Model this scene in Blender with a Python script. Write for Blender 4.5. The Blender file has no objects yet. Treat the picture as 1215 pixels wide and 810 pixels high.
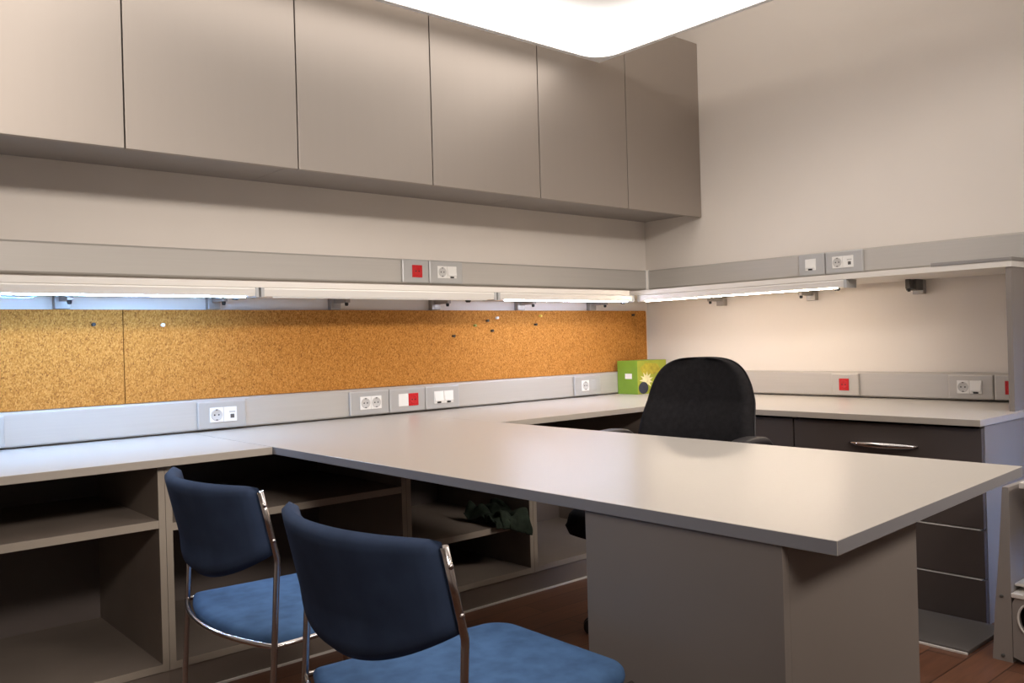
import bpy, bmesh, math, random
from mathutils import Vector, Matrix, noise
random.seed(7)
C = bpy.context.scene.collection
sc = bpy.context.scene

# ------------------------------------------------------------------ materials
def new_mat(name):
    m = bpy.data.materials.new(name); m.use_nodes = True
    nt = m.node_tree; b = nt.nodes['Principled BSDF']
    return m, nt, b

def noise_node(nt, scale, detail=3, stretch=None):
    tc = nt.nodes.new('ShaderNodeTexCoord'); n = nt.nodes.new('ShaderNodeTexNoise')
    n.inputs['Scale'].default_value = scale; n.inputs['Detail'].default_value = detail
    if stretch:
        mp = nt.nodes.new('ShaderNodeMapping'); mp.inputs['Scale'].default_value = stretch
        nt.links.new(tc.outputs['Object'], mp.inputs['Vector']); nt.links.new(mp.outputs['Vector'], n.inputs['Vector'])
    else:
        nt.links.new(tc.outputs['Object'], n.inputs['Vector'])
    return n

def simple(name, col, rough=0.5, metal=0.0, var=0.06, scale=6.0, stretch=None, bump=0.0, spec=0.5, coat=0.0):
    m, nt, b = new_mat(name)
    n = noise_node(nt, scale, 4, stretch)
    r = nt.nodes.new('ShaderNodeValToRGB')
    r.color_ramp.elements[0].position = 0.3; r.color_ramp.elements[1].position = 0.7
    r.color_ramp.elements[0].color = (*[max(0, c * (1 - var)) for c in col], 1)
    r.color_ramp.elements[1].color = (*[min(1, c * (1 + var)) for c in col], 1)
    nt.links.new(n.outputs['Fac'], r.inputs['Fac']); nt.links.new(r.outputs['Color'], b.inputs['Base Color'])
    b.inputs['Roughness'].default_value = rough; b.inputs['Metallic'].default_value = metal
    b.inputs['Specular IOR Level'].default_value = spec
    if coat: b.inputs['Coat Weight'].default_value = coat; b.inputs['Coat Roughness'].default_value = 0.25
    if bump:
        bp = nt.nodes.new('ShaderNodeBump'); bp.inputs['Strength'].default_value = bump; bp.inputs['Distance'].default_value = 0.002
        nt.links.new(n.outputs['Fac'], bp.inputs['Height']); nt.links.new(bp.outputs['Normal'], b.inputs['Normal'])
    return m

def emis(name, col, strength):
    m, nt, b = new_mat(name)
    b.inputs['Base Color'].default_value = (0.8, 0.8, 0.8, 1)
    b.inputs['Emission Color'].default_value = (*col, 1); b.inputs['Emission Strength'].default_value = strength
    return m

M = {}
M['wall'] = simple('wall_paint', (0.745, 0.692, 0.64), 0.85, var=0.015, scale=3, bump=0.03)
M['ceil'] = simple('ceiling_paint', (0.75, 0.72, 0.68), 0.9, var=0.02)
M['door'] = simple('brushed_door_laminate', (0.395, 0.352, 0.315), 0.47, 0.72, var=0.006, scale=40, stretch=(1, 1, 0.04))
M['carc'] = simple('grey_cabinet_body', (0.30, 0.275, 0.26), 0.5, 0.2, var=0.03)
M['top'] = simple('pale_grey_laminate', (0.50, 0.465, 0.42), 0.3, var=0.012, scale=90)
M['edge'] = simple('grey_edge_band', (0.27, 0.265, 0.28), 0.45, 0.1, var=0.02)
M['edgelit'] = simple('lit_edge_band', (0.42, 0.375, 0.325), 0.45, 0.05, var=0.02)  # edge band again, warmer and lighter: the light on it is painted in
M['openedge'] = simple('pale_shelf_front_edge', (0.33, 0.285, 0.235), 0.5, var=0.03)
M['alu'] = simple('satin_aluminium', (0.50, 0.475, 0.445), 0.42, 0.25, var=0.02, scale=30, stretch=(0.1, 0.1, 4))
M['frame'] = simple('socket_frame_grey', (0.50, 0.50, 0.50), 0.38, 0.4, var=0.02)
M['shelf'] = simple('white_shelf_board', (0.72, 0.68, 0.63), 0.5, var=0.02)
M['panel'] = simple('grey_panel_board', (0.23, 0.20, 0.18), 0.5, var=0.02)
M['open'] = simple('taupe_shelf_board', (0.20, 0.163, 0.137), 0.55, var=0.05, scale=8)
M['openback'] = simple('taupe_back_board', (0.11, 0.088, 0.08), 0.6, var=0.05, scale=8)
M['drawer'] = simple('dark_grey_drawer_front', (0.085, 0.068, 0.063), 0.42, 0.1, var=0.03)
M['strip'] = simple('pale_edge_strip', (0.85, 0.82, 0.78), 0.35, 0.15, var=0.02)
M['floorboard'] = simple('grey_floor_board', (0.10, 0.09, 0.085), 0.4, var=0.04)
M['white'] = simple('white_plastic', (0.80, 0.79, 0.77), 0.35, var=0.01)
M['whitemetal'] = simple('white_coated_metal', (0.30, 0.27, 0.25), 0.45, var=0.02)
M['red'] = simple('red_plastic', (0.50, 0.008, 0.012), 0.35, var=0.05)
M['hole'] = simple('black_plastic', (0.012, 0.012, 0.013), 0.5, var=0.1)
M['well'] = simple('socket_well_grey', (0.52, 0.51, 0.50), 0.5, var=0.02)
M['greyplas'] = simple('grey_plastic', (0.42, 0.42, 0.42), 0.4, var=0.02)
M['darkgrey'] = simple('dark_grey_plastic', (0.09, 0.085, 0.08), 0.5, var=0.05)
M['bracket'] = simple('grey_bracket_metal', (0.34, 0.32, 0.30), 0.4, 0.5, var=0.03)
M['lamp'] = simple('lamp_housing_white', (0.72, 0.69, 0.65), 0.4, 0.1, var=0.01)
M['chrome'] = simple('chrome_tube', (0.68, 0.65, 0.64), 0.18, 1.0, var=0.01)
M['blue'] = simple('blue_upholstery_lit', (0.068, 0.142, 0.29), 0.88, var=0.20, scale=22, bump=0.12, spec=0.2)  # seat copy of the chair fabric, brightness from light painted in
M['blueshade'] = simple('blue_upholstery_shaded', (0.036, 0.056, 0.110), 0.85, var=0.14, scale=16, bump=0.12, spec=0.2)  # backrest copy of the same fabric, shade painted in
M['black'] = simple('black_fabric', (0.012, 0.011, 0.012), 0.9, var=0.25, scale=60, bump=0.1, spec=0.2)
M['blackplas'] = simple('black_chair_plastic', (0.016, 0.014, 0.016), 0.5, var=0.1)
M['green'] = simple('green_card', (0.19, 0.33, 0.03), 0.5, var=0.06, scale=10)
M['lime'] = simple('lime_card', (0.33, 0.38, 0.035), 0.5, var=0.10, scale=14)
M['cream'] = simple('cream_print', (0.80, 0.74, 0.45), 0.6, var=0.15, scale=60)
M['navy'] = simple('navy_print', (0.03, 0.035, 0.06), 0.6, var=0.2, scale=40)
M['olive'] = simple('olive_print', (0.42, 0.36, 0.03), 0.6, var=0.25, scale=40)
M['cloth'] = simple('dark_green_cloth', (0.016, 0.024, 0.016), 0.9, var=0.4, scale=30, spec=0.2)
M['cable'] = simple('pale_blue_cable', (0.20, 0.45, 0.80), 0.5, var=0.05)
M['pinblack'] = simple('black_pin', (0.02, 0.012, 0.01), 0.35, var=0.05)
M['pinwhite'] = simple('white_pin', (0.85, 0.83, 0.80), 0.35, var=0.02)
M['pinyellow'] = simple('yellow_pin', (0.75, 0.55, 0.08), 0.35, var=0.02)
M['pinolive'] = simple('olive_pin', (0.25, 0.27, 0.06), 0.35, var=0.02)
M['led_cool'] = emis('cool_led_diffuser', (0.33, 0.58, 1.0), 245)
M['led_mid'] = emis('violet_white_led_diffuser', (0.66, 0.75, 1.0), 130)
M['led_warm'] = emis('warm_led_diffuser', (1.0, 0.82, 0.63), 110)

M['sidefill'] = emis('added_side_glow', (1.0, 0.92, 0.85), 0.45)  # outer frame sides: glow added to brighten the door tops
M['topfill'] = emis('added_top_glow', (1.0, 0.92, 0.85), 1.6)  # glow added on top of the housing, lifts the upper walls via the ceiling
M['rimglow'] = emis('added_lip_glow', (1.0, 0.92, 0.86), 0.03)  # frame lip, no lamp itself, with a faint added glow

def cork_mat():
    m, nt, b = new_mat('cork_board'); L = nt.links
    tc = nt.nodes.new('ShaderNodeTexCoord')
    v = nt.nodes.new('ShaderNodeTexVoronoi'); v.inputs['Scale'].default_value = 300
    mp = nt.nodes.new('ShaderNodeMapping'); mp.inputs['Rotation'].default_value = (0.3, 0.5, 0.4); mp.inputs['Scale'].default_value = (1.0, 1.0, 0.6)
    L.new(tc.outputs['Object'], mp.inputs['Vector']); L.new(mp.outputs['Vector'], v.inputs['Vector'])
    n = nt.nodes.new('ShaderNodeTexNoise'); n.inputs['Scale'].default_value = 110; n.inputs['Detail'].default_value = 6; n.inputs['Roughness'].default_value = 0.75
    L.new(tc.outputs['Object'], n.inputs['Vector'])
    mx = nt.nodes.new('ShaderNodeMix'); mx.data_type = 'FLOAT'; mx.inputs['Factor'].default_value = 0.55
    sep = nt.nodes.new('ShaderNodeSeparateColor'); L.new(v.outputs['Color'], sep.inputs['Color'])
    L.new(sep.outputs['Red'], mx.inputs['A']); L.new(n.outputs['Fac'], mx.inputs['B'])
    r = nt.nodes.new('ShaderNodeValToRGB'); e = r.color_ramp.elements
    e[0].position = 0.15; e[0].color = (0.13, 0.045, 0.010, 1); e[1].position = 0.88; e[1].color = (0.62, 0.31, 0.09, 1)
    for p, c in ((0.36, (0.34, 0.140, 0.026, 1)), (0.55, (0.45, 0.190, 0.038, 1))):
        k = e.new(p); k.color = c
    L.new(mx.outputs['Result'], r.inputs['Fac']); L.new(r.outputs['Color'], b.inputs['Base Color'])
    b.inputs['Roughness'].default_value = 0.9; b.inputs['Specular IOR Level'].default_value = 0.15
    return m
M['cork'] = cork_mat()

def floor_mat():
    m, nt, b = new_mat('wood_plank_floor'); L = nt.links
    tc = nt.nodes.new('ShaderNodeTexCoord'); br = nt.nodes.new('ShaderNodeTexBrick')
    br.inputs['Scale'].default_value = 1.0; br.inputs['Brick Width'].default_value = 1.2; br.inputs['Row Height'].default_value = 0.12
    br.inputs['Mortar Size'].default_value = 0.002
    br.inputs['Color1'].default_value = (0.14, 0.055, 0.028, 1); br.inputs['Color2'].default_value = (0.20, 0.085, 0.045, 1); br.inputs['Mortar'].default_value = (0.04, 0.015, 0.008, 1)
    L.new(tc.outputs['Object'], br.inputs['Vector'])
    n = noise_node(nt, 5, 6, (1, 14, 1)); mx = nt.nodes.new('ShaderNodeMix'); mx.data_type = 'RGBA'; mx.blend_type = 'MULTIPLY'
    mx.inputs['Factor'].default_value = 0.55
    L.new(br.outputs['Color'], mx.inputs['A']); L.new(n.outputs['Fac'], mx.inputs['B']); 
    L.new(mx.outputs['Result'], b.inputs['Base Color']); b.inputs['Roughness'].default_value = 0.38
    return m
M['floor'] = floor_mat()

def diffuser_mat(x0, x1, y0, y1):
    """luminous sheet fed by lamps along its rim: bright near the rim, dimmer in the middle"""
    m, nt, b = new_mat('luminous_ceiling_sheet'); L = nt.links
    geo = nt.nodes.new('ShaderNodeTexCoord'); sep = nt.nodes.new('ShaderNodeSeparateXYZ'); L.new(geo.outputs['Object'], sep.inputs['Vector'])
    def math_(op, a, bb):
        n = nt.nodes.new('ShaderNodeMath'); n.operation = op
        for i, v in enumerate((a, bb)):
            if isinstance(v, (int, float)): n.inputs[i].default_value = v
            elif v is not None: L.new(v, n.inputs[i])
        return n.outputs[0]
    hx, hy = (x1 - x0) / 2, (y1 - y0) / 2
    dx = math_('SUBTRACT', hx, math_('ABSOLUTE', sep.outputs['X'], None)); dy = math_('SUBTRACT', hy, math_('ABSOLUTE', sep.outputs['Y'], None))
    n = nt.nodes.new('ShaderNodeMath'); n.operation = 'SMOOTH_MIN'; n.inputs[2].default_value = 0.35
    L.new(dx, n.inputs[0]); L.new(dy, n.inputs[1])
    mr = nt.nodes.new('ShaderNodeMapRange'); mr.interpolation_type = 'SMOOTHSTEP'
    mr.inputs['From Min'].default_value = 0.14; mr.inputs['From Max'].default_value = 0.50
    mr.inputs['To Min'].default_value = LUM_RIM; mr.inputs['To Max'].default_value = LUM_MID
    L.new(n.outputs[0], mr.inputs['Value'])
    b.inputs['Base Color'].default_value = (0.2, 0.195, 0.19, 1); b.inputs['Emission Color'].default_value = (1.0, 0.92, 0.85, 1)
    L.new(mr.outputs['Result'], b.inputs['Emission Strength'])
    return m
LUM_RIM, LUM_MID = 3.5, 0.60

# ------------------------------------------------------------------ mesh helpers
class MB:
    def __init__(s): s.bm = bmesh.new()
    def box(s, x0, x1, y0, y1, z0, z1, bev=0.0, seg=2):
        if x0 > x1: x0, x1 = x1, x0
        if y0 > y1: y0, y1 = y1, y0
        t = bmesh.new()
        v = [t.verts.new((x, y, z)) for x in (x0, x1) for y in (y0, y1) for z in (z0, z1)]
        for f in ((0, 1, 3, 2), (4, 6, 7, 5), (0, 4, 5, 1), (2, 3, 7, 6), (0, 2, 6, 4), (1, 5, 7, 3)): t.faces.new([v[i] for i in f])
        s._join(t, bev, seg); return s
    def prism(s, pts, z0, z1, bev=0.0, seg=2, side_slot=0):
        t = bmesh.new()
        a = [t.verts.new((x, y, z0)) for x, y in pts]; b = [t.verts.new((x, y, z1)) for x, y in pts]
        t.faces.new(a[::-1]); t.faces.new(b)
        n = len(pts)
        for i in range(n):
            f = t.faces.new([a[i], a[(i + 1) % n], b[(i + 1) % n], b[i]]); f.material_index = side_slot
        bmesh.ops.recalc_face_normals(t, faces=t.faces)
        s._join(t, bev, seg); return s
    def extrude(s, prof, axis, a0, a1, bev=0.0):
        """profile of (p,z) swept along x (axis 'x': p=y) or along y (axis 'y': p=x)"""
        t = bmesh.new()
        f = (lambda a, p, z: (a, p - 0.0005, z)) if axis == 'x' else (lambda a, p, z: (p - 0.0005, a, z))
        A = [t.verts.new(f(a0, p, z)) for p, z in prof]; B = [t.verts.new(f(a1, p, z)) for p, z in prof]
        t.faces.new(A[::-1]); t.faces.new(B); n = len(prof)
        for i in range(n): t.faces.new([A[i], A[(i + 1) % n], B[(i + 1) % n], B[i]])
        bmesh.ops.recalc_face_normals(t, faces=t.faces)
        s._join(t, bev, 2); return s
    def _join(s, t, bev, seg):
        if bev: bmesh.ops.bevel(t, geom=list(t.edges), offset=bev, segments=seg, affect='EDGES', profile=0.5)
        me = bpy.data.meshes.new('tmp'); t.to_mesh(me); t.free(); s.bm.from_mesh(me); bpy.data.meshes.remove(me)
    def tube(s, pts, r, n=12, closed=False):
        P = [Vector(p) for p in pts]; rings = []; m = len(P); up = None
        for i, p in enumerate(P):
            if closed: d = (P[(i + 1) % m] - P[i - 1])
            else: d = (P[min(i + 1, m - 1)] - P[max(i - 1, 0)])
            d.normalize()
            if up is None: up = Vector((0, 0, 1)) if abs(d.z) < 0.9 else Vector((1, 0, 0))
            a = up - d * up.dot(d); a.normalize(); up = a; b = d.cross(a)
            rr = r[i] if isinstance(r, (list, tuple)) else r
            rings.append([s.bm.verts.new(p + (a * math.cos(2 * math.pi * k / n) + b * math.sin(2 * math.pi * k / n)) * rr) for k in range(n)])
        for i in range(m if closed else m - 1):
            A, B = rings[i], rings[(i + 1) % m]
            for k in range(n):
                f = s.bm.faces.new([A[k], A[(k + 1) % n], B[(k + 1) % n], B[k]]); f.smooth = True
        if not closed: s.bm.faces.new(rings[0][::-1]); s.bm.faces.new(rings[-1])
        return s
    def lathe(s, c, axis, prof, n=24):
        """prof: list of (r, h) along axis vector from c"""
        ax = Vector(axis).normalized(); u = ax.orthogonal().normalized(); w = ax.cross(u); c = Vector(c); rings = []
        for r, h in prof:
            rings.append([s.bm.verts.new(c + ax * h + (u * math.cos(2 * math.pi * k / n) + w * math.sin(2 * math.pi * k / n)) * max(r, 1e-5)) for k in range(n)])
        for A, B in zip(rings, rings[1:]):
            for k in range(n):
                f = s.bm.faces.new([A[k], A[(k + 1) % n], B[(k + 1) % n], B[k]]); f.smooth = True
        s.bm.faces.new(rings[0][::-1]); s.bm.faces.new(rings[-1]); return s
    def grid(s, fn, nu, nv, wrap_u=False):
        V = [[s.bm.verts.new(fn(i / nu, j / nv)) for j in range(nv + 1)] for i in range(nu + (0 if wrap_u else 1))]
        R = len(V)
        for i in range(nu):
            for j in range(nv):
                f = s.bm.faces.new([V[i][j], V[(i + 1) % R][j], V[(i + 1) % R][j + 1], V[i][j + 1]]); f.smooth = True
        return s
    def mesh(s, name, mats, off):
        bmesh.ops.remove_doubles(s.bm, verts=s.bm.verts, dist=1e-5)
        bmesh.ops.recalc_face_normals(s.bm, faces=s.bm.faces)
        bmesh.ops.translate(s.bm, verts=s.bm.verts, vec=-Vector(off))
        me = bpy.data.meshes.new(name); s.bm.to_mesh(me); s.bm.free()
        for m in (mats if isinstance(mats, (list, tuple)) else [mats]): me.materials.append(m)
        return me

def wloc(o):
    v = Vector((0, 0, 0))
    while o is not None: v += o.location; o = o.parent
    return v
def obj(name, mb, mats, parent=None, loc=None, label=None):
    off = wloc(parent) if parent is not None else Vector(loc or (0, 0, 0))
    o = bpy.data.objects.new(name, mb.mesh(name, mats, off)); C.objects.link(o)
    if parent is not None: o.parent = parent
    elif loc: o.location = loc
    if label: o['label'] = label
    return o
def tag(o, label, cat, group=None, kind=None):
    o['label'] = label; o['category'] = cat
    if group: o['group'] = group
    if kind: o['kind'] = kind
    return o
def thing(name, label, cat, loc, group=None):
    o = bpy.data.objects.new(name, None); o.empty_display_size = 0.05; C.objects.link(o); o.location = loc
    return tag(o, label, cat, group)
def struct(name, mb, mats, label=None, cat=None):
    o = obj(name, mb, mats); o['kind'] = 'structure'; o['label'] = label; o['category'] = cat or name.split('_')[0]
    return o
def copy_tree(o, parent=None):
    c = o.copy(); C.objects.link(c); c.parent = parent
    for ch in list(o.children): copy_tree(ch, c)
    return c

# ------------------------------------------------------------------ the room
X0, Y0, H = -6.2, -6.6, 3.05
struct('floor', MB().box(X0, 0, Y0, 0, -0.1, 0), M['floor'], 'reddish brown wooden plank floor under the desks')
struct('ceiling', MB().box(X0, 0, Y0, 0, H, H + 0.1), M['ceil'], 'pale ceiling above the hanging light panel')
struct('wall_back', MB().box(X0, 0.1, 0, 0.1, -0.1, H + 0.1), M['wall'], 'off-white wall behind the cork boards and wall cabinets')
struct('wall_right', MB().box(0, 0.1, Y0, 0, -0.1, H + 0.1), M['wall'], 'off-white bare wall to the right of the wall cabinets')
struct('wall_left', MB().box(X0 - 0.1, X0, Y0 - 0.1, 0.1, -0.1, H + 0.1), M['wall'], 'off-white wall out of frame on the left')
struct('wall_front', MB().box(X0, 0.1, Y0 - 0.1, Y0, -0.1, H + 0.1), M['wall'], 'off-white wall out of frame behind the viewpoint')

# ------------------------------------------------------------------ hanging luminous panel
LX0, LX1, LY0, LY1, LZ = -3.55, -0.931, -3.30, -0.522, 2.42
t = thing('ceiling_light_panel', 'large glowing white ceiling light panel hanging in front of the wall cabinets', 'ceiling light', ((LX0 + LX1) / 2, (LY0 + LY1) / 2, LZ))
fw, rad = 0.026, 0.12
def rrect(x0, x1, y0, y1, r, n=8):
    out = []
    for cx, cy, a0 in ((x1 - r, y1 - r, 0), (x0 + r, y1 - r, 90), (x0 + r, y0 + r, 180), (x1 - r, y0 + r, 270)):
        for k in range(n + 1):
            a = math.radians(a0 + 90 * k / n); out.append((cx + r * math.cos(a), cy + r * math.sin(a)))
    return out
inner = rrect(LX0 + fw, LX1 - fw, LY0 + fw, LY1 - fw, rad)
mb = MB()
# frame: square outside, rounded inside, with a rim
outer = []
for (x, y) in inner:
    cx = (x - (LX0 + LX1) / 2); cy = (y - (LY0 + LY1) / 2); hx = (LX1 - LX0) / 2; hy = (LY1 - LY0) / 2
    # push out to the nearest side of the square
    dx = hx - abs(cx); dy = hy - abs(cy)
    ox = math.copysign(hx, cx) if dx <= dy + rad * 0.3 and dx < 0.2 else cx
    oy = math.copysign(hy, cy) if dy <= dx + rad * 0.3 and dy < 0.2 else cy
    outer.append((ox + (LX0 + LX1) / 2, oy + (LY0 + LY1) / 2))
n = len(inner)
vi0 = [mb.bm.verts.new((x, y, LZ)) for x, y in inner]; vo0 = [mb.bm.verts.new((x, y, LZ)) for x, y in outer]
vi1 = [mb.bm.verts.new((x, y, LZ + 0.07)) for x, y in inner]; vo1 = [mb.bm.verts.new((x, y, LZ + 0.07)) for x, y in outer]
for i in range(n):
    j = (i + 1) % n
    for q in ((vi0[i], vi0[j], vo0[j], vo0[i]), (vo0[i], vo0[j], vo1[j], vo1[i]), (vo1[i], vo1[j], vi1[j], vi1[i]), (vi1[i], vi1[j], vi0[j], vi0[i])):
        try: mb.bm.faces.new(q)
        except ValueError: pass
fo = obj('frame', mb, [M['rimglow'], M['sidefill']], t)
for p in fo.data.polygons:
    if abs(p.normal.z) < 0.5: p.material_index = 1  # outer and inner sides carry the added glow
obj('diffuser', MB().prism(inner, LZ + 0.004, LZ + 0.012), diffuser_mat(LX0 + fw, LX1 - fw, LY0 + fw, LY1 - fw), t)
obj('housing', MB().prism(inner, LZ + 0.014, LZ + 0.062), M['alu'], t)
obj('added_uplight', MB().prism(inner, LZ + 0.063, LZ + 0.068), M['topfill'], t)  # added glowing sheet for ceiling bounce
for x in (LX0 + 0.3, LX1 - 0.3):
    for y in (LY0 + 0.3, LY1 - 0.3): obj('suspension_rod', MB().tube([(x, y, LZ + 0.068), (x, y, H)], 0.006, 8), M['chrome'], t)

# ------------------------------------------------------------------ wall cabinets: three units of two doors
DW = 0.6305
def wall_cabinet(x1, label):
    x0 = x1 - 2 * DW
    t = thing('wall_cabinet', label, 'cabinet', ((x0 + x1) / 2, -0.2, 1.76), 'grey wall cabinets in a row')
    th = 0.018; mb = MB()
    mb.box(x0 + 0.001, x1 - 0.001, -0.402, -0.0, 1.76, 1.76 + th)
    obj('bottom_panel', mb, M['carc'], t)
    mb = MB().box(x0 + 0.001, x1 - 0.001, -0.402, 0, 2.714, 2.732); obj('top_panel', mb, M['carc'], t)
    for a in (x0 + 0.001, x1 - 0.001 - th): obj('side_panel', MB().box(a, a + th, -0.402, 0, 1.778, 2.714), M['carc'], t)
    obj('back_panel', MB().box(x0 + 0.02, x1 - 0.02, -0.012, -0.002, 1.778, 2.714), M['carc'], t)
    for k in range(2):
        a = x0 + k * DW
        obj('door', MB().box(a + 0.0025, a + DW - 0.0025, -0.425, -0.404, 1.737, 2.732, 0.0015), M['door'], t)
wall_cabinet(0.0, 'grey two-door wall cabinet touching the right wall, darkest of the row')
wall_cabinet(-2 * DW, 'grey two-door wall cabinet in the middle of the row, above the upper sockets')
wall_cabinet(-4 * DW, 'pale grey two-door wall cabinet at the left end of the row')

# ------------------------------------------------------------------ cable trunking and sockets
def trunk_prof(z0, z1, d=0.05):
    return [(0, z0), (-d + 0.006, z0), (-d, z0 + 0.006), (-d, z1 - 0.008), (-d + 0.008, z1), (0, z1)]
def trunking(axis, a0, a1, z0, z1, label):
    mid = (a0 + a1) / 2
    t = thing('cable_trunking', label, 'trunking', (mid, 0, z0) if axis == 'x' else (0, mid, z0))
    obj('trunking_body', MB().extrude(trunk_prof(z0, z1), axis, a0, a1), M['alu'], t)
    for a in (a0, a1):
        e0, e1 = (a, a + 0.004) if a == a1 else (a - 0.004, a)
        obj('end_cap', MB().extrude(trunk_prof(z0 - 0.001, z1 + 0.001, 0.0515), axis, e0, e1), M['frame'], t)
ZU0, ZU1, ZL0, ZL1 = 1.345, 1.459, 0.740, 0.861
trunking('x', -5.0, -0.066, ZU0, ZU1, 'long satin aluminium cable trunking on the back wall above the left shelf')
trunking('y', -4.2, -0.066, ZU0, ZU1, 'satin aluminium cable trunking on the right wall above the right shelf')
trunking('x', -5.0, -0.065, ZL0, ZL1, 'long aluminium cable trunking under the cork boards along the back worktop')
trunking('y', -2.168, -0.24, ZL0, ZL1, 'aluminium cable trunking on the right wall just above the right worktop')
# concave corner cover
pts = [(0, 0), (-0.062, 0), (-0.062, -0.0525), (-0.057, -0.0535), (-0.0545, -0.0545), (-0.0535, -0.057), (-0.0525, -0.062), (0, -0.062)]
tag(obj('trunking_corner_cover', MB().prism(pts, ZU0 - 0.003, ZU1 + 0.003), M['strip'], None, (-0.03, -0.03, ZU0)), 'small pale corner piece joining the two upper trunkings in the room corner', 'corner cover')

def wallmap(wall):
    return (lambda u, v, z: (u, -v, z)) if wall == 'back' else (lambda u, v, z: (-v, -u, z))
def wbox(mb, wall, u0, u1, v0, v1, z0, z1, bev=0.0, seg=2):
    f = wallmap(wall); a = f(u0, v0, z0); b = f(u1, v1, z1); return mb.box(a[0], b[0], a[1], b[1], a[2], b[2], bev, seg)
def socket(wall, u0, u1, zc, mods, label, hh=0.055, frame='frame'):
    f = wallmap(wall); um = (u0 + u1) / 2
    t = thing('socket_plate', label, 'socket', f(um, 0.05, zc), 'socket plates on the trunking')
    obj('plate_frame', wbox(MB(), wall, u0 + 0.0015, u1 - 0.0015, 0.0505, 0.064, zc - hh, zc + hh, 0.006, 2), M[frame], t)
    ax = (0, -1, 0) if wall == 'back' else (-1, 0, 0)
    for kind, a, b in mods:
        c = (a + b) / 2; h = min(0.029, 0.5 * 0.058)
        if kind == 'schuko':
            p = obj('socket_module', wbox(MB(), wall, a + 0.0008, b - 0.0008, 0.0635, 0.0675, zc - h, zc + h, 0.001), M['white'], t, label='white power socket')
            R = min((b - a) / 2 - 0.004, 0.023)
            obj('socket_well', MB().lathe(f(c, 0.0672, zc), ax, [(R, 0), (R, 0.0012), (R - 0.0025, 0.0018), (R - 0.004, 0.0008), (0.001, 0.0006)], 28), M['well'], p)
            for s in (-1, 1):
                obj('pin_hole', MB().lathe(f(c + s * 0.0085, 0.0676, zc), ax, [(0.0032, 0), (0.0032, 0.0008), (0.002, 0.001)], 12), M['hole'], p)
                obj('earth_clip', wbox(MB(), wall, c - 0.004, c + 0.004, 0.0676, 0.0692, zc + s * (R - 0.003) - 0.0022, zc + s * (R - 0.003) + 0.0022), M['darkgrey'], p)
        elif kind == 'red':
            p = obj('socket_module', wbox(MB(), wall, a + 0.0008, b - 0.0008, 0.0635, 0.0675, zc - h, zc + h, 0.001), M['red'], t, label='red power socket')
            R = min((b - a) / 2 - 0.006, 0.021)
            obj('socket_well', MB().lathe(f(c, 0.0672, zc), ax, [(R, 0), (R, 0.0012), (R - 0.003, 0.0018), (R - 0.005, 0.0008), (0.001, 0.0006)], 28), M['red'], p)
            for s in (-1, 1): obj('pin_hole', MB().lathe(f(c + s * 0.0085, 0.0676, zc), ax, [(0.0034, 0), (0.0034, 0.0008), (0.002, 0.001)], 12), M['hole'], p)
        else:
            mat = M['greyplas'] if kind == 'grey' else M['white']
            p = obj('cover_module', wbox(MB(), wall, a + 0.0008, b - 0.0008, 0.0635, 0.0675, zc - h, zc + h, 0.001), mat, t, label='blank grey cover' if kind == 'grey' else 'blank white cover')
            if kind == 'notch':
                obj('cable_notch', wbox(MB(), wall, c - 0.011, c + 0.011, 0.0672, 0.0692, zc - h + 0.001, zc - h + 0.0085, 0.002), M['hole'], p)
                q = MB(); q.extrude([(0, 0)] * 0 or [(-0.0675, zc + h - 0.003), (-0.0675, zc - h + 0.012), (-0.073, zc - h + 0.012)], 'x', a + 0.004, b - 0.004) if wall == 'back' else q.extrude([(-0.0675, zc + h - 0.003), (-0.0675, zc - h + 0.012), (-0.073, zc - h + 0.012)], 'y', -b + 0.004, -a - 0.004)
                obj('sloped_hood', q, M['white'], p)
            if kind == 'jack':
                obj('data_jack', wbox(MB(), wall, c + 0.0, c + 0.016, 0.0672, 0.069, zc - 0.016, zc + 0.0, 0.001), M['darkgrey'], p)
                obj('label_window', wbox(MB(), wall, c - 0.004, c + 0.02, 0.0672, 0.0685, zc + 0.006, zc + 0.012), M['well'], p)
ZUc, ZLc = 1.401, 0.798
socket('back', -1.822, -1.668, ZUc, [('red', -1.767, -1.709)], 'grey plate with one red socket on the upper back trunking')
socket('back', -1.668, -1.464, ZUc, [('schuko', -1.62, -1.563), ('notch', -1.563, -1.505)], 'grey plate with white socket and cable outlet, on the upper back trunking')
socket('right', 1.062, 1.208, ZUc, [('notch', 1.102, 1.161)], 'grey plate with one white cable outlet on the upper right trunking')
socket('right', 1.209, 1.409, ZUc, [('schuko', 1.249, 1.3045), ('jack', 1.3045, 1.36)], 'grey plate with white socket and data jack on the upper right trunking')
socket('right', 1.223, 1.369, ZLc, [('red', 1.267, 1.319)], 'pale plate with one red socket in the middle of the lower right trunking', frame='alu')
socket('right', 1.784, 1.977, ZLc, [('schuko', 1.825, 1.878), ('notch', 1.878, 1.931)], 'pale plate with white socket and cable outlet on the lower right trunking', frame='alu')
socket('right', 1.977, 2.13, ZLc, [('red', 2.022, 2.08)], 'pale plate with red socket half hidden by the shelf end panel', frame='alu')
socket('back', -2.80, -2.597, ZLc, [('schuko', -2.752, -2.696), ('jack', -2.696, -2.64)], 'grey plate with white socket and data jack below the cork board seam')
socket('back', -2.12, -1.912, ZLc, [('schuko', -2.068, -2.012), ('schuko', -2.012, -1.956)], 'grey plate with two white sockets, on the trunking behind the peninsula table')
socket('back', -1.912, -1.71, ZLc, [('blank', -1.864, -1.808), ('red', -1.808, -1.752)], 'grey plate with white cover and red socket, behind the peninsula table')
socket('back', -1.71, -1.505, ZLc, [('notch', -1.662, -1.604), ('notch', -1.604, -1.546)], 'grey plate with two white cable outlets, behind the peninsula table')
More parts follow.
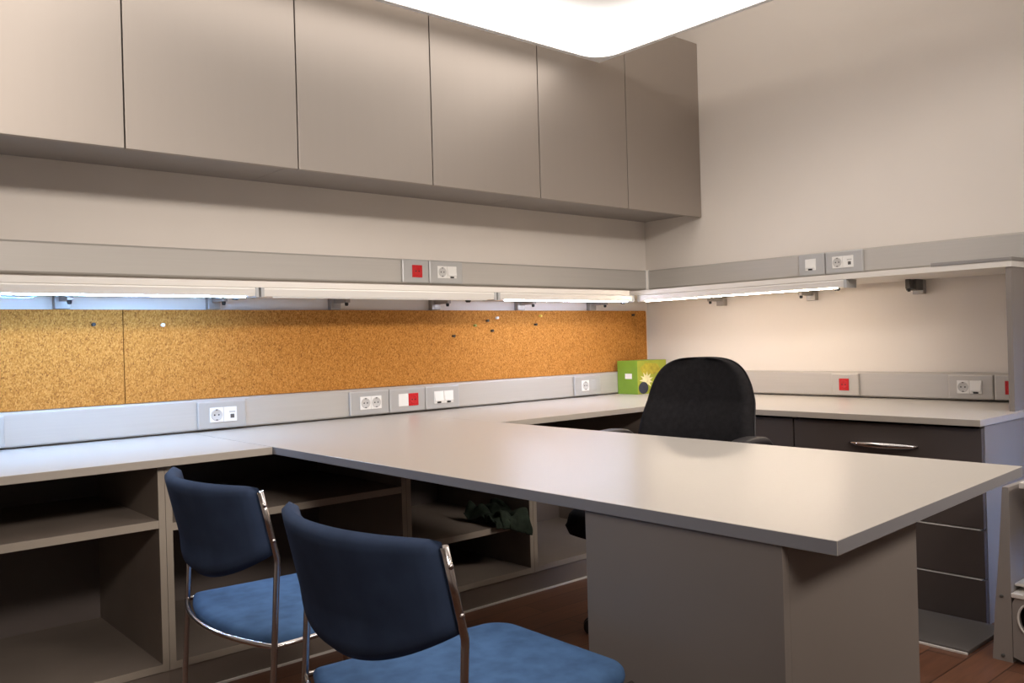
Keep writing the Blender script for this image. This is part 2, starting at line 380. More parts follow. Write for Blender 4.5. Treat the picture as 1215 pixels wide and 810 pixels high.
socket('back', -0.707, -0.496, ZLc, [('schuko', -0.653, -0.594), ('grey', -0.594, -0.535)], 'grey plate with white socket and grey cover beside the green box')
socket('back', -3.66, -3.46, ZLc, [('blank', -3.62, -3.56), ('blank', -3.56, -3.505)], 'grey plate cut off at the left edge of the lower back trunking')

# ------------------------------------------------------------------ shelves, brackets, lamps
SZ0, SZ1 = 1.289, 1.313
tag(obj('wall_shelf', MB().box(-5.0, -0.535, -0.33, 0, SZ0, SZ1, 0.001), M['shelf'], None, (-2.7, -0.16, SZ0)), 'long narrow white shelf board under the back wall trunking', 'shelf')
tag(obj('wall_shelf', MB().box(-0.475, 0, -2.2, 0, SZ0, SZ1, 0.001), M['shelf'], None, (-0.23, -1.1, SZ0)), 'white shelf board on the right wall ending at an upright panel', 'shelf')
tag(obj('shelf_end_panel', MB().box(-0.470, 0, -2.197, -2.176, 0.7345, SZ0, 0.001), [M['panel']], None, (-0.23, -2.187, 0.7345)), 'upright grey panel carrying the end of the right shelf on the worktop', 'panel')
tag(obj('flat_board', MB().box(-0.478, -0.02, -2.203, -1.9, SZ1, SZ1 + 0.014, 0.001), M['bracket'], None, (-0.25, -2.05, SZ1)), 'thin dark grey board lying flat on the end of the right shelf', 'board')

def bracket(wall, u, z0, label, group, deep=False):
    f = wallmap(wall)
    t = thing('shelf_bracket', label, 'bracket', f(u, 0, SZ0 - 0.07), group)
    mb = MB(); wbox(mb, wall, u - 0.026, u + 0.026, 0, 0.03, z0, SZ0, 0.003); obj('wall_plate', mb, M['bracket'], t)
    mb = MB(); wbox(mb, wall, u - 0.011, u + 0.011, 0.03, 0.135, SZ0 - 0.043, SZ0, 0.002)
    if deep: wbox(mb, wall, u - 0.024, u + 0.024, 0.03, 0.10, SZ0 - 0.05, SZ0, 0.002)
    obj('arm', mb, M['darkgrey'] if deep else M['bracket'], t)
    obj('clamp_knob', MB().lathe(f(u, 0.122, SZ0 - 0.043), (0, 0, -1), [(0.008, 0), (0.008, 0.008), (0.006, 0.014)], 14), M['hole'], t)
GB, GR = 'brackets under the left shelf', 'brackets under the right shelf'
for u, lab in ((-3.262, 'grey shelf bracket at the far left, lit blue beneath the first lamp'), (-2.705, 'grey shelf bracket beneath the end of the first lit lamp'),
               (-2.155, 'grey shelf bracket beneath the left half of the unlit lamp'), (-1.607, 'grey shelf bracket below the upper red socket plate'),
               (-1.053, 'grey shelf bracket beneath the violet lit lamp, above the yellow pin'), (-0.506, 'grey shelf bracket nearest the room corner on the back wall')):
    bracket('back', u, 1.2195, lab, GB)
for u, lab, dp in ((0.555, 'grey shelf bracket on the right wall above the black office chair', False), (1.108, 'grey shelf bracket on the right wall below the upper socket plates', False),
                   (1.650, 'dark grey shelf bracket on the right wall between the warm lamp and end panel', True)):
    bracket('right', u, 1.222, lab, GR, dp)

def shelf_lamp(wall, u0, u1, front, led, label, knob_u, lit=True):
    f = wallmap(wall); ax = 'x' if wall == 'back' else 'y'
    sgn = 1 if wall == 'back' else -1
    t = thing('under_shelf_lamp', label, 'lamp', f((u0 + u1) / 2, front - 0.04, SZ0), 'slim lamps under the shelves')
    z1 = SZ0 - 0.0005; z0 = 1.252
    prof = [(-front + 0.004, z1), (-front, z1 - 0.006), (-front + 0.004, z0 + 0.004), (-front + 0.008, z0 + 0.0025), (-front + 0.085, z0 + 0.0025), (-front + 0.09, z1)]
    a0, a1 = (u0, u1) if wall == 'back' else (-u1, -u0)
    obj('housing', MB().extrude(prof, ax, a0 + 0.012, a1 - 0.012), M['lamp'], t)
    d = [(-front + 0.006, z0 + 0.0025), (-front + 0.007, z0 - 0.001), (-front + 0.016, z0 - 0.001), (-front + 0.017, z0 + 0.0025)]
    obj('diffuser', MB().extrude(d, ax, a0 + 0.05, a1 - 0.05), led, t)
    cap = [(-front - 0.002, z1), (-front - 0.002, z0), (-front + 0.09, z0), (-front + 0.092, z1)]
    for a, b in ((a0, a0 + 0.012), (a1 - 0.012, a1)): obj('end_cap', MB().extrude(cap, ax, a, b), M['greyplas'], t)
    obj('switch_knob', MB().lathe(f(knob_u, front - 0.03, z0 + 0.001), (0, 0, -1), [(0.013, 0), (0.013, 0.006), (0.009, 0.011)], 18), M['hole'], t)
    return t
l1 = shelf_lamp('back', -3.95, -2.655, 0.332, M['led_cool'], 'slim lit lamp with bluish glow under the left end of the back shelf', -2.735)
obj('lamp_cable', MB().tube([(-3.62, -0.27, 1.253), (-3.56, -0.272, 1.247), (-3.50, -0.275, 1.246), (-3.45, -0.278, 1.243), (-3.415, -0.28, 1.244), (-3.40, -0.28, 1.253)], 0.0025, 8), M['cable'], l1)
shelf_lamp('back', -2.645, -1.478, 0.332, M['white'], 'slim unlit white lamp under the middle of the back shelf', -1.623)
shelf_lamp('back', -1.468, -0.50, 0.332, M['led_mid'], 'slim lit lamp with violet glow at the right end of the back shelf', -0.56)
shelf_lamp('right', 0.335, 1.535, 0.475, M['led_warm'], 'slim lit lamp with warm glow under the right shelf', 1.475)

# ------------------------------------------------------------------ cork boards and pins
CZ0, CZ1 = 0.8625, 1.2185
def cork(x0, x1, label, cz1=CZ1, rc=0.0):
    if rc:
        r = rc; pts = [(x0, CZ0), (x1, CZ0)] + [(x1 - r + r * math.cos(math.radians(a)), cz1 - r + r * math.sin(math.radians(a))) for a in range(0, 91, 15)] + [(x0, cz1)]
        mb = MB(); A = [mb.bm.verts.new((x, -0.0005, z)) for x, z in pts]; B = [mb.bm.verts.new((x, -0.016, z)) for x, z in pts]
        mb.bm.faces.new(A); mb.bm.faces.new(B[::-1]); k = len(pts)
        for i in range(k): mb.bm.faces.new([A[i], A[(i + 1) % k], B[(i + 1) % k], B[i]])
    else: mb = MB().box(x0, x1, -0.016, -0.002, CZ0, cz1, 0.0008)
    tag(obj('cork_board', mb, M['cork'], None, ((x0 + x1) / 2, -0.002, CZ0)), label, 'cork board', 'cork boards along the back wall')
cork(-5.0, -3.0545, 'yellowish cork board at the left edge, lit by the bluish lamp')
cork(-3.0515, -0.1285, 'very long orange cork board with most of the pins')
cork(-0.1265, -0.03, 'narrow upright strip of cork in the room corner', CZ1, 0.012)
def pin(x, z, mat, label):
    t = thing('push_pin', label, 'push pin', (x, -0.016, z), 'push pins in the cork boards')
    obj('pin_head', MB().lathe((x, -0.0165, z), (0, -1, 0), [(0.006, 0), (0.0065, 0.003), (0.004, 0.005), (0.004, 0.011), (0.007, 0.013), (0.0065, 0.016)], 14), M[mat], t)
    obj('pin_needle', MB().lathe((x, -0.008, z), (0, -1, 0), [(0.0006, 0), (0.0006, 0.009)], 6), M['chrome'], t)
pin(-3.159, 1.163, 'pinblack', 'black push pin alone on the yellowish left cork board')
pin(-2.909, 1.159, 'pinwhite', 'white push pin just right of the cork board seam')
pin(-1.502, 1.091, 'pinblack', 'black push pin lowest of the group on the long cork board')
pin(-1.366, 1.142, 'pinolive', 'olive push pin on the long cork board')
pin(-1.283, 1.166, 'pinblack', 'black push pin just left of the white one in the pin group')
pin(-1.218, 1.18, 'pinwhite', 'white push pin topmost of the pin group on the long cork board')
pin(-1.254, 1.114, 'pinblack', 'black push pin below the white one in the pin group')
pin(-0.949, 1.143, 'pinblack', 'black push pin just below the yellow pin')
pin(-0.912, 1.189, 'pinyellow', 'yellow push pin high on the long cork board')
pin(-0.157, 1.193, 'pinblack', 'black push pin in the top right corner by the cork strip')

# ------------------------------------------------------------------ worktops and peninsula
DT, DB = 0.734, 0.710
def slab(name, pts, label, cat, parent=None, loc=None):
    mb = MB().prism(pts, DB, DT, 0.0008, 1, 1)
    if parent is not None: return obj(name, mb, [M['top'], M['edge']], parent)
    return tag(obj(name, mb, [M['top'], M['edgelit']], None, loc), label, cat)
slab('worktop', [(-5.0, 0), (-5.0, -0.778), (-2.8272, -0.778), (-2.8272, 0)], 'pale grey worktop along the back wall, left of the peninsula table', 'worktop', None, (-3.9, -0.39, DB))
slab('worktop', [(-1.8535, 0), (-1.8535, -0.778), (-0.855, -0.778), (-0.855, -2.215), (0, -2.215), (0, 0)], 'pale L-shaped worktop running around the room corner to the end panel', 'worktop', None, (-0.4, -0.4, DB))
t = thing('peninsula_table', 'large pale peninsula table projecting from the back worktop on a box pedestal', 'table', (-2.33, -1.6, 0))
slab('tabletop', [(-2.8235, -0.001), (-2.8215, -2.739), (-1.872, -2.686), (-1.855, -0.6), (-1.855, -0.001)], None, None, t)
px0, px1, py0, py1 = -2.818, -2.328, -2.64, -2.19
th = 0.019
obj('pedestal_panel', MB().box(px0, px0 + th, py0, py1, 0.0, DB, 0.0008), M['panel'], t)
obj('pedestal_panel', MB().box(px0 + th + 0.0005, px1, py0, py0 + th, 0.0, DB, 0.0008), M['panel'], t)
obj('pedestal_panel', MB().box(px1 - th, px1, py0 + th + 0.001, py1, 0.0, DB, 0.0008), M['panel'], t)
obj('pedestal_panel', MB().box(px0 + th + 0.001, px1 - th - 0.001, py1 - th, py1, 0.0, DB, 0.0008), M['panel'], t)

# ------------------------------------------------------------------ open shelf units under the back worktop
def shelf_unit(x0, x1, sz, label, mid=True):
    t = thing('open_shelf_unit', label, 'shelf unit', ((x0 + x1) / 2, -0.4, 0), 'open shelf units under the back worktop')
    OE = [M['open'], M['openedge']]
    w = 0.02; f, b = -0.745, -0.09
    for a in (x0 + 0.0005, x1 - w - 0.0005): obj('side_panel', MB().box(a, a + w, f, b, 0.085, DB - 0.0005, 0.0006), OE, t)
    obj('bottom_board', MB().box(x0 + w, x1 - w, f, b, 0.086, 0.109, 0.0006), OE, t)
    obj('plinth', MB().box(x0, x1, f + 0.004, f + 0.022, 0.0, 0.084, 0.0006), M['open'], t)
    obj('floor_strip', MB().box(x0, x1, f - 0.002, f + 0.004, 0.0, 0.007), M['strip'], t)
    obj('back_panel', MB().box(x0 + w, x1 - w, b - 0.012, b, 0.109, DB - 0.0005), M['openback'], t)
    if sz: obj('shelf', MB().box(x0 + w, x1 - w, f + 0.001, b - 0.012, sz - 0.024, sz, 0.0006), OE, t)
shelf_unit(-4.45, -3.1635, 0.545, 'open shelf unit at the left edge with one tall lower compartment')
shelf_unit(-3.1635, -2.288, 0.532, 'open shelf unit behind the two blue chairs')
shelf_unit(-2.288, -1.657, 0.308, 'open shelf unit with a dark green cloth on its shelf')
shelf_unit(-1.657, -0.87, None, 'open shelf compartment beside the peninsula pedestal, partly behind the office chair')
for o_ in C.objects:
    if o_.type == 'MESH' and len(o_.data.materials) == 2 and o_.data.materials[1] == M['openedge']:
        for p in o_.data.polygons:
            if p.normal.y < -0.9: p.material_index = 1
# crumpled cloth on the shelf of the third unit
mb = MB()
def cl(u, v):
    x = -1.875 + 0.175 * u; s = v * (0.25 + 0.05 * u)
    wob = noise.noise(Vector((u * 5, v * 6, 1.3))) ; w2 = noise.noise(Vector((u * 9 + 4, v * 4, 7.7)))
    if s < 0.20: y, z = -0.56 - s, 0.318 + 0.045 * (0.5 + wob) + 0.03 * math.sin(u * 9) ** 2 * (1 - v)
    elif s < 0.24: a = (s - 0.20) / 0.04 * math.pi / 2; y, z = -0.757 - 0.012 * math.sin(a), 0.312 + 0.018 * math.cos(a) + 0.012 * abs(wob)
    else: y, z = -0.769 - 0.012 * abs(w2), 0.312 - (s - 0.24) * (0.25 + 0.75 * u)
    return (x + 0.025 * w2, y, z)
mb.grid(cl, 28, 28)
o = tag(obj('crumpled_cloth', mb, M['cloth'], None, (-1.82, -0.66, 0.31)), 'dark green crumpled cloth hanging over the low shelf edge under the peninsula table', 'cloth')
md = o.modifiers.new('thick', 'SOLIDIFY'); md.thickness = 0.004; md.offset = 1

# ------------------------------------------------------------------ drawer cabinets under the right worktop
def drawer_cabinet(y0, y1, label, handles):
    """y0 > y1: from the corner side to the near side; fronts face -x"""
    t = thing('drawer_cabinet', label, 'cabinet', (-0.42, (y0 + y1) / 2, 0), 'dark drawer cabinets under the right worktop')
    w = 0.018
    obj('side_panel', MB().box(-0.801, -0.01, y1 + 0.0006, y1 + w, 0.0, DB - 0.0005, 0.0006), M['panel'], t)
    obj('side_panel', MB().box(-0.800, -0.01, y0 - w, y0 - 0.0006, 0.0, DB - 0.0005, 0.0006), M['drawer'], t)
    obj('back_panel', MB().box(-0.03, -0.01, y1 + w, y0 - w, 0.03, DB - 0.001), M['drawer'], t)
    obj('bottom_panel', MB().box(-0.800, -0.03, y1 + w, y0 - w, 0.004, 0.022), M['drawer'], t)
    zs = [0.006, 0.1635, 0.3405, 0.5175, 0.703]
    for k in range(4):
        yn = y1 + 0.003
        d = obj('drawer', MB().box(-0.825, -0.803, yn, y0 - 0.003, zs[k] + 0.002, zs[k + 1] - 0.004, 0.001), M['drawer'], t)
        if k < 3: obj('edge_strip', MB().box(-0.8265, -0.803, yn + 0.012, y0 - 0.003, zs[k + 1] - 0.0038, zs[k + 1] - 0.0005), M['strip'], d)
        if k == 3 and handles:
            ya, yb = -1.715, -1.985; pts, rr = [], []
            for i in range(17):
                s = i / 16; bow = math.sin(math.pi * s)
                pts.append((-0.828 - 0.032 * bow ** 0.7, ya + (yb - ya) * s, 0.619)); rr.append(0.004 + 0.0085 * bow ** 0.6)
            obj('handle', MB().tube(pts, rr, 12), M['chrome'], d, label='bowed satin metal handle')
drawer_cabinet(-1.468, -2.209, 'dark grey four-drawer cabinet with a bowed metal handle on its top drawer', True)
drawer_cabinet(-0.79, -1.467, 'dark grey cabinet behind the office chair, without visible handle', False)

# flat board lying on the floor before the drawers
t = thing('floor_board', 'flat grey board lying on the floor in front of the dark drawers', 'board', (-1.0, -2.0, 0))
obj('board_plate', MB().box(-1.155, -0.832, -2.271, -1.60, 0.0, 0.014, 0.002), M['floorboard'], t)
obj('front_trim', MB().box(-1.160, -1.1552, -2.271, -1.60, 0.0, 0.008, 0.001), M['strip'], t)

# white metal unit at the right edge
t = thing('equipment_stand', 'white metal stand with oval black hand hole at the right picture edge', 'stand', (-0.95, -2.6, 0))
wx0, wx1, wy0, wy1 = -1.127, -0.83, -2.335, -2.95
# tapered post (a flared foot at the bottom) as a prism in the y-z plane
def yz_prism(pts, x0, x1):
    mb = MB(); A = [mb.bm.verts.new((x0, y, z)) for y, z in pts]; B = [mb.bm.verts.new((x1, y, z)) for y, z in pts]
    mb.bm.faces.new(A); mb.bm.faces.new(B[::-1]); n = len(pts)
    for i in range(n): mb.bm.faces.new([A[i], A[(i + 1) % n], B[(i + 1) % n], B[i]])
    return mb
post = [(-2.335, 0), (-2.345, 0.16), (-2.362, 0.35), (-2.376, 0.553), (-2.394, 0.553), (-2.394, 0.0)]
obj('post', yz_prism(post, wx0, wx1), M['whitemetal'], t)
# lower front panel with the hand hole
bm_ = MB(); hole = [(-2.455 + 0.042 * math.cos(a) * (1 if abs(math.cos(a)) < 2 else 1), 0.146 + 0.052 * math.sin(a)) for a in [2 * math.pi * k / 24 for k in range(24)]]
rect = []
for (y, z) in hole:
    dy, dz = y + 2.455, z - 0.146
    s = min(((0.4 if dy < 0 else 0.059) / abs(dy)) if abs(dy) > 1e-6 else 1e9, ((0.062 if dz > 0 else 0.136) / abs(dz)) if abs(dz) > 1e-6 else 1e9)
    rect.append((-2.455 + dy * s, 0.146 + dz * s))
def ringpanel(x0, x1):
    q = MB(); L_ = []
    for x in (x0, x1):
        L_.append(([q.bm.verts.new((x, y, z)) for y, z in hole], [q.bm.verts.new((x, y, z)) for y, z in rect]))
    for i in range(24):
        j = (i + 1) % 24
        (h0, r0), (h1, r1) = L_
        q.bm.faces.new([h0[i], h0[j], r0[j], r0[i]]); q.bm.faces.new([h1[j], h1[i], r1[i], r1[j]])
        q.bm.faces.new([h0[j], h0[i], h1[i], h1[j]]); q.bm.faces.new([r0[i], r0[j], r1[j], r1[i]])
    return q
fp = obj('front_panel', ringpanel(wx0, wx0 + 0.018), M['whitemetal'], t)
obj('hole_rim', MB().tube([(wx0 - 0.002, y, z) for y, z in hole], 0.0035, 8, True), M['strip'], fp)
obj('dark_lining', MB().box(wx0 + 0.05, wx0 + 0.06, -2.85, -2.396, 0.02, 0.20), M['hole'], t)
obj('ledge', MB().box(wx0 - 0.006, wx1, -2.95, -2.395, 0.208, 0.222, 0.002), M['strip'], t)
obj('tray', MB().box(wx0 + 0.03, wx1, -2.95, -2.395, 0.238, 0.246, 0.001), M['strip'], t)
obj('back_board', MB().box(wx1 - 0.02, wx1, -2.95, -2.395, 0.246, 0.55), M['panel'], t)
obj('top_board', MB().box(wx0 + 0.001, wx1, -2.95, -2.424, 0.553, 0.572, 0.002), M['shelf'], t)
for z in (0.017, 0.206): obj('screw', MB().lathe((wx0 - 0.0005, -2.366, z), (-1, 0, 0), [(0.006, 0), (0.0055, 0.003), (0.002, 0.004)], 12), M['darkgrey'], t)

# ------------------------------------------------------------------ green box in the corner
t = thing('cardboard_box', 'bright green printed cardboard box standing in the worktop corner', 'box', (-0.24, -0.115, DT))
bx0, bx1, by0, by1, bh = -0.343, -0.085, -0.205, -0.0535, 0.191
mb = MB().box(bx0, bx1, by0, by1, DT, DT + bh, 0.0015)
o = obj('box_carton', mb, [M['green'], M['lime']], t)
for p in o.data.polygons:
    if p.normal.y < -0.9: p.material_index = 1
obj('white_sticker', MB().box(bx0 - 0.0008, bx0 - 0.0001, -0.163, -0.112, DT + 0.088, DT + 0.118), M['pinwhite'], t)
def flat_shape(pts, y, th=0.0006):
    q = MB(); A = [q.bm.verts.new((x, y, z)) for x, z in pts]; B = [q.bm.verts.new((x, y - th, z)) for x, z in pts]
    q.bm.faces.new(A); q.bm.faces.new(B[::-1]); n = len(pts)
    for i in range(n): q.bm.faces.new([A[i], A[(i + 1) % n], B[(i + 1) % n], B[i]])
    return q
obj('printed_patch', flat_shape([(-0.30, DT + 0.115), (-0.32, DT + 0.15), (-0.27, DT + 0.178), (-0.17, DT + 0.17), (-0.13, DT + 0.13), (-0.2, DT + 0.11)], by0 - 0.0001), M['olive'], t)
star = []
for k in range(22):
    a = 2 * math.pi * k / 22; r = 0.05 if k % 2 else 0.026
    star.append((-0.268 + r * 1.2 * math.cos(a), DT + 0.078 + r * math.sin(a)))
obj('printed_flower', flat_shape(star, by0 - 0.0008), M['cream'], t)
obj('printed_pot', flat_shape([(-0.295 + 0.042 * math.cos(math.radians(k * 20)), DT + 0.036 + 0.034 * math.sin(math.radians(k * 20))) for k in range(18)], by0 - 0.0016), M['navy'], t)

# ------------------------------------------------------------------ blue chairs
def upright_x(z):
    return -0.242 + 0.040 * z / 0.63 if z < 0.63 else -0.202 - 0.034 * (z - 0.63) / 0.145
def blue_chair(loc, label):
    t = thing('visitor_chair', label, 'chair', (0, 0, 0), 'blue visitor chairs at the peninsula table')
    r = 0.0066; W = 0.2375
    for s in (-1, 1):
        y = s * W
        zz = [0.0, 0.2, 0.45, 0.58, 0.605, 0.62, 0.632, 0.644, 0.66, 0.70, 0.771]
        up = obj('upright', MB().tube([(upright_x(z), y, z) for z in zz], r, 14), M['chrome'], t)
        for z in (0.668, 0.742): obj('screw', MB().lathe((upright_x(z) - 0.0, y + s * r * 0.8, z), (-0.3, s, 0), [(0.0045, 0), (0.004, 0.003), (0.0015, 0.004)], 12), M['chrome'], up)
        obj('glide', MB().lathe((upright_x(0), y, 0.0), (0, 0, 1), [(0.011, 0), (0.011, 0.012), (0.0075, 0.018)], 14), M['blackplas'], up)
        lg = obj('leg', MB().tube([(0.215, s * 0.205, 0.0), (0.19, s * 0.205, 0.30), (0.178, s * 0.205, 0.436)], r, 14), M['chrome'], t)
        obj('glide', MB().lathe((0.215, s * 0.205, 0.0), (0, 0, 1), [(0.011, 0), (0.011, 0.012), (0.0075, 0.018)], 14), M['blackplas'], lg)
    xr = upright_x(0.46)
    rail = []
    for k in range(17):
        a = -1 + 2 * k / 16; rail.append((xr - 0.052 * (1 - a * a), a * W, 0.452))
    path = [(0.19, -0.205, 0.447), (0.02, -0.222, 0.449), (-0.12, -0.231, 0.451)] + rail + [(-0.12, 0.231, 0.451), (0.02, 0.222, 0.449), (0.19, 0.205, 0.447)]
    obj('seat_frame', MB().tube(path, 0.0055, 12), M['chrome'], t)
    # seat cushion
    def half(x):   # half width at x
        if x < xr: return W * math.sqrt(max(0, 1 - (xr - x) / 0.052)) if x > xr - 0.052 else 0
        return 0.228 - 0.035 * (x - xr) / 0.42
    out = []
    for k in range(25):
        a = -1 + 2 * k / 24; out.append((xr + 0.006 - 0.05 * (1 - a * a), a * 0.226))
    xf, yf, rc = 0.222, 0.194, 0.055
    out += [(xf - rc + rc * math.sin(math.radians(a)) , yf - rc + rc * math.cos(math.radians(a))) for a in range(0, 91, 10)]
    out += [(xf - rc + rc * math.cos(math.radians(a)) , -yf + rc - rc * math.sin(math.radians(a))) for a in range(0, 91, 10)]
    mb = MB(); cx = 0.0
    layers = [(0.95, 0.438), (0.985, 0.443), (0.992, 0.452), (0.985, 0.461), (0.965, 0.467), (0.93, 0.4705), (0.8, 0.473), (0.5, 0.472), (0.2, 0.471)]
    rings = [[mb.bm.verts.new((cx + (x - cx) * s, y * s, z)) for x, y in out] for s, z in layers]
    n = len(out)
    for A, B in zip(rings, rings[1:]):
        for k in range(n):
            f = mb.bm.faces.new([A[k], A[(k + 1) % n], B[(k + 1) % n], B[k]]); f.smooth = True
    mb.bm.faces.new(rings[0][::-1]); mb.bm.faces.new(rings[-1]).smooth = True
    obj('seat', mb, M['blue'], t, label='blue upholstered seat, painted lighter as if lit')
    # backrest: wrapped panel, straight top, drooping lower edge
    mb = MB(); NU, NV = 30, 14
    def zb(a): return 0.566 + 0.074 * abs(a) ** 2.0
    def pt(u, v, side):
        a = -1 + 2 * u; z = zb(a) + (0.781 - 0.004 * max(0.0, (abs(a) - 0.88) / 0.12) ** 2 - zb(a)) * v - 0.004 * (1 - abs(a)) * 0
        e = min(1.0, min(v, 1 - v) / 0.10, min(u, 1 - u) / 0.03)
        th = 0.017 * math.sqrt(max(0.0, 1 - (1 - e) ** 2))
        x = upright_x(min(max(z, 0.63), 0.80)) - 0.066 * (1 - abs(a) ** 2.1)
        if z < 0.63: x = upright_x(0.63) - 0.066 * (1 - abs(a) ** 2.1)
        return Vector((x + side * th, a * (W - 0.004), z))
    F = [[mb.bm.verts.new(pt(i / NU, j / NV, 1)) for j in range(NV + 1)] for i in range(NU + 1)]
    Bk = [[mb.bm.verts.new(pt(i / NU, j / NV, -1)) for j in range(NV + 1)] for i in range(NU + 1)]
    for i in range(NU):
        for j in range(NV):
            for G in (F, Bk):
                f = mb.bm.faces.new([G[i][j], G[i + 1][j], G[i + 1][j + 1], G[i][j + 1]]); f.smooth = True
    obj('backrest', mb, M['blueshade'], t, label='blue curved upholstered backrest, painted darker as if shaded')
    t.location = loc
    return t
c1 = blue_chair((-3.093, -1.5425, 0), 'blue upholstered chrome chair by the open shelves, behind the other blue chair')
c2 = copy_tree(c1); c2.location = (-3.118, -2.1975, 0)
c2['label'] = 'blue upholstered chrome chair closest to the table pedestal, in front of its twin'

# ------------------------------------------------------------------ office chair
t = thing('office_chair', 'black fabric swivel office chair with armrests tucked behind the peninsula table', 'chair', (0, 0, 0))
def sq_grid(mb, fn, NU, NV):
    for side in (1, -1):
        mb.grid(lambda u, v: fn(u, v, side), NU, NV)
def seat_fn(u, v, side):
    a, b = -1 + 2 * u, -1 + 2 * v
    # square -> rounded square
    x = a * math.sqrt(1 - b * b * 0.35); y = b * math.sqrt(1 - a * a * 0.35)
    e = 1 - max(abs(a), abs(b)); th = 0.048 * math.sqrt(max(0, 1 - (1 - min(1, e / 0.25)) ** 2))
    return (0.065 + 0.30 * x, 0.272 * y, 0.434 + side * th + (-0.02 * max(0, a) ** 2))
mb = MB(); sq_grid(mb, seat_fn, 24, 24); obj('seat', mb, M['black'], t)
ZB0, ZB1 = 0.545, 0.975
def bhw(s):   # half width of backrest at relative height s
    return 0.257 * (1 - 0.17 * s) * (max(0.0, 1 - s ** 5.5)) ** 0.30 * (0.86 + 0.14 * min(1, s / 0.15))
def back_fn(u, v, side):
    a = -1 + 2 * u; s = 1 - (1 - v) ** 2.2; hw = bhw(min(s, 0.9999)) if s > 0 else bhw(0)
    z = ZB0 + (ZB1 - ZB0) * s
    e = min(1, min(u, 1 - u) / 0.10, min(v, 1 - v) / 0.08); th = math.sqrt(max(0, 1 - (1 - e) ** 2))
    x = -0.25 - 0.055 * s + 0.045 * a * a * (1 - 0.3 * s) + 0.025 * math.sin(math.pi * min(1, s * 1.6)) 
    return (x + (0.036 * th if side > 0 else -0.006 * th), a * hw, z)
mb = MB(); sq_grid(mb, back_fn, 40, 48); obj('backrest', mb, M['black'], t)
def shell_fn(u, v, side):
    a = -1 + 2 * u; x, y, z = back_fn(u, v, -1); e = min(1, min(u, 1 - u) / 0.06, min(v, 1 - v) / 0.05); th = math.sqrt(max(0, 1 - (1 - e) ** 2))
    return (x - 0.002 - (0.016 * th if side < 0 else 0.0), y * 1.025, ZB0 - 0.004 + (z - ZB0) * 1.014)
mb = MB(); sq_grid(mb, shell_fn, 36, 48); obj('back_shell', mb, M['blackplas'], t, label='glossy black plastic back shell')
obj('back_bracket', MB().box(-0.335, -0.295, -0.035, 0.035, 0.40, 0.62, 0.006).box(-0.335, -0.02, -0.035, 0.035, 0.385, 0.403, 0.004), M['blackplas'], t)
for s in (-1, 1):
    y = s * 0.288
    pad = MB(); pts, rr = [], []
    mb = MB()
    def pad_fn(u, v, side, y=y):
        a, b = -1 + 2 * u, -1 + 2 * v
        x = a * math.sqrt(1 - b * b * 0.25); yy = b * math.sqrt(1 - a * a * 0.25)
        e = 1 - max(abs(a), abs(b)); th = 0.016 * math.sqrt(max(0, 1 - (1 - min(1, e / 0.5)) ** 2))
        return (-0.085 + 0.135 * x, y + 0.04 * yy, 0.690 - 0.035 * (abs(a) ** 3) * (1 if a < 0 else 0.5) + side * th)
    sq_grid(mb, pad_fn, 18, 10)
    ar = obj('armrest', mb, M['blackplas'], t)
    obj('arm_support', MB().tube([(-0.12, y, 0.675), (-0.11, y, 0.60), (-0.08, y, 0.48), (-0.07, y * 0.9, 0.42), (-0.05, y * 0.5, 0.40)], [0.018, 0.018, 0.017, 0.016, 0.014], 12), M['blackplas'], ar)
obj('gas_column', MB().lathe((0, 0, 0.07), (0, 0, 1), [(0.03, 0), (0.03, 0.14), (0.02, 0.145), (0.02, 0.33)], 18), M['blackplas'], t)
obj('seat_plate', MB().box(-0.12, 0.12, -0.09, 0.09, 0.384, 0.405, 0.006), M['blackplas'], t)
for k in range(5):
    a = math.radians(k * 72 + 20); d = Vector((math.cos(a), math.sin(a), 0))
    lg = obj('base_leg', MB().tube([d * 0.02 + Vector((0, 0, 0.10)), d * 0.16 + Vector((0, 0, 0.092)), d * 0.29 + Vector((0, 0, 0.07))], [0.024, 0.02, 0.015], 12), M['blackplas'], t)
    cpos = d * 0.28; side = Vector((-d.y, d.x, 0))
    obj('caster', MB().lathe(cpos + side * -0.022 + Vector((0, 0, 0.028)), side, [(0.02, 0), (0.027, 0.004), (0.027, 0.017), (0.02, 0.02), (0.02, 0.024), (0.027, 0.027), (0.027, 0.04), (0.02, 0.044)], 20), M['blackplas'], lg)
t.location = (-1.655, -1.455, 0); t.rotation_euler = (0, 0, math.radians(-173))

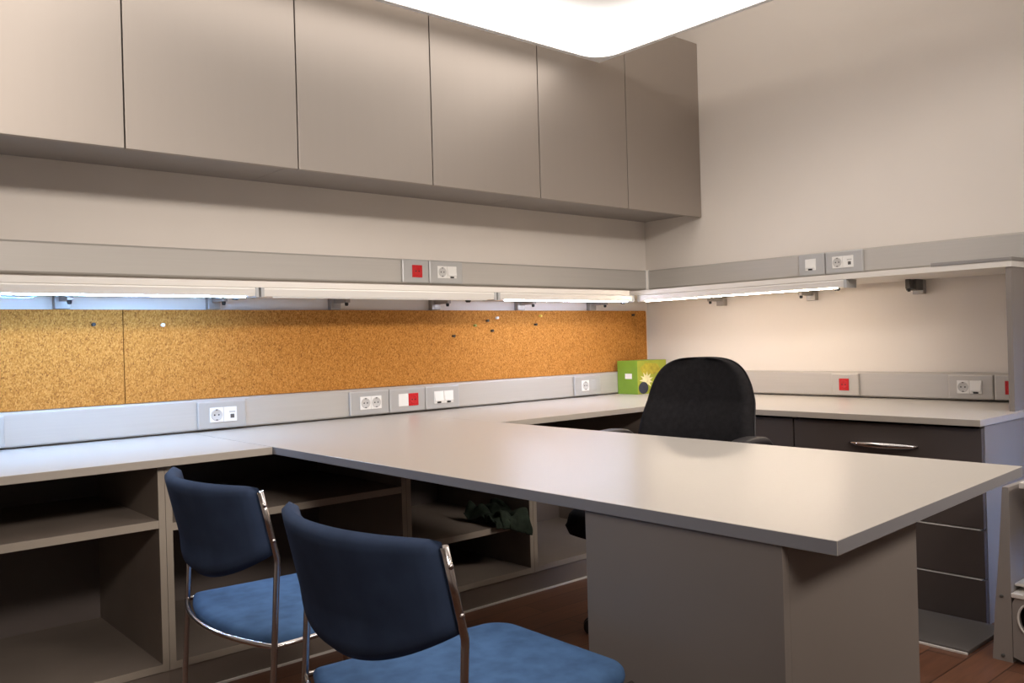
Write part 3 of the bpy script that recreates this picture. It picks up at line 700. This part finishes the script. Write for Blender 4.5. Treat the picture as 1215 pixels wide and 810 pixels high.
# ------------------------------------------------------------------ lights out of frame: room lamp, daylight and an added fill
def area(name, loc, target, sx, sy, energy, col):
    l = bpy.data.lights.new(name, 'AREA'); l.shape = 'RECTANGLE'; l.size = sx; l.size_y = sy; l.energy = energy; l.color = col
    o = bpy.data.objects.new(name, l); C.objects.link(o); o.location = loc
    o.rotation_euler = (Vector(target) - Vector(loc)).to_track_quat('-Z', 'Y').to_euler(); return o
rl = area('room_ceiling_lamp', (-4.0, -5.2, 2.92), (-1.9, 0, 1.75), 1.6, 0.5, 38, (1.0, 0.90, 0.81)); rl.data.spread = math.radians(70)
dl = area('window_daylight', (-0.32, -6.2, 1.7), (-0.62, -2.2, 0.42), 0.5, 0.7, 1.8, (0.25, 0.46, 1.0)); dl.data.spread = math.radians(17)
sl = area('shelf_fill_light', (-1.1, -4.7, 2.95), (-1.75, -0.9, 0.2), 0.9, 0.5, 10, (1.0, 0.90, 0.81)); sl.data.spread = math.radians(60)  # added fill, brightens the open shelf units beside the pedestal

w = bpy.data.worlds.new('World'); sc.world = w; w.use_nodes = True
w.node_tree.nodes['Background'].inputs['Color'].default_value = (0.05, 0.05, 0.055, 1)

# ------------------------------------------------------------------ camera
roll, pitch, yaw, fpx = -2.83609127e-02, -7.41913843e-04, 7.15075577e-01, 1019.16523
fwd = Vector((math.sin(yaw) * math.cos(pitch), math.cos(yaw) * math.cos(pitch), math.sin(pitch)))
rt = Vector((math.cos(yaw), -math.sin(yaw), 0)); up = rt.cross(fwd)
r2 = rt * math.cos(roll) + up * math.sin(roll); u2 = -rt * math.sin(roll) + up * math.cos(roll)
cd = bpy.data.cameras.new('Camera'); cam = bpy.data.objects.new('Camera', cd); C.objects.link(cam)
cd.sensor_fit = 'HORIZONTAL'; cd.sensor_width = 36; cd.lens = fpx * 36 / 1215; cd.clip_start = 0.02
mat = Matrix((r2, u2, -fwd)).transposed().to_4x4(); mat.translation = (-4.071, -3.421, 1.059)
cam.matrix_world = mat; sc.camera = cam
sc.view_settings.view_transform = 'Standard'; sc.view_settings.look = 'None'; sc.view_settings.exposure = 0.0
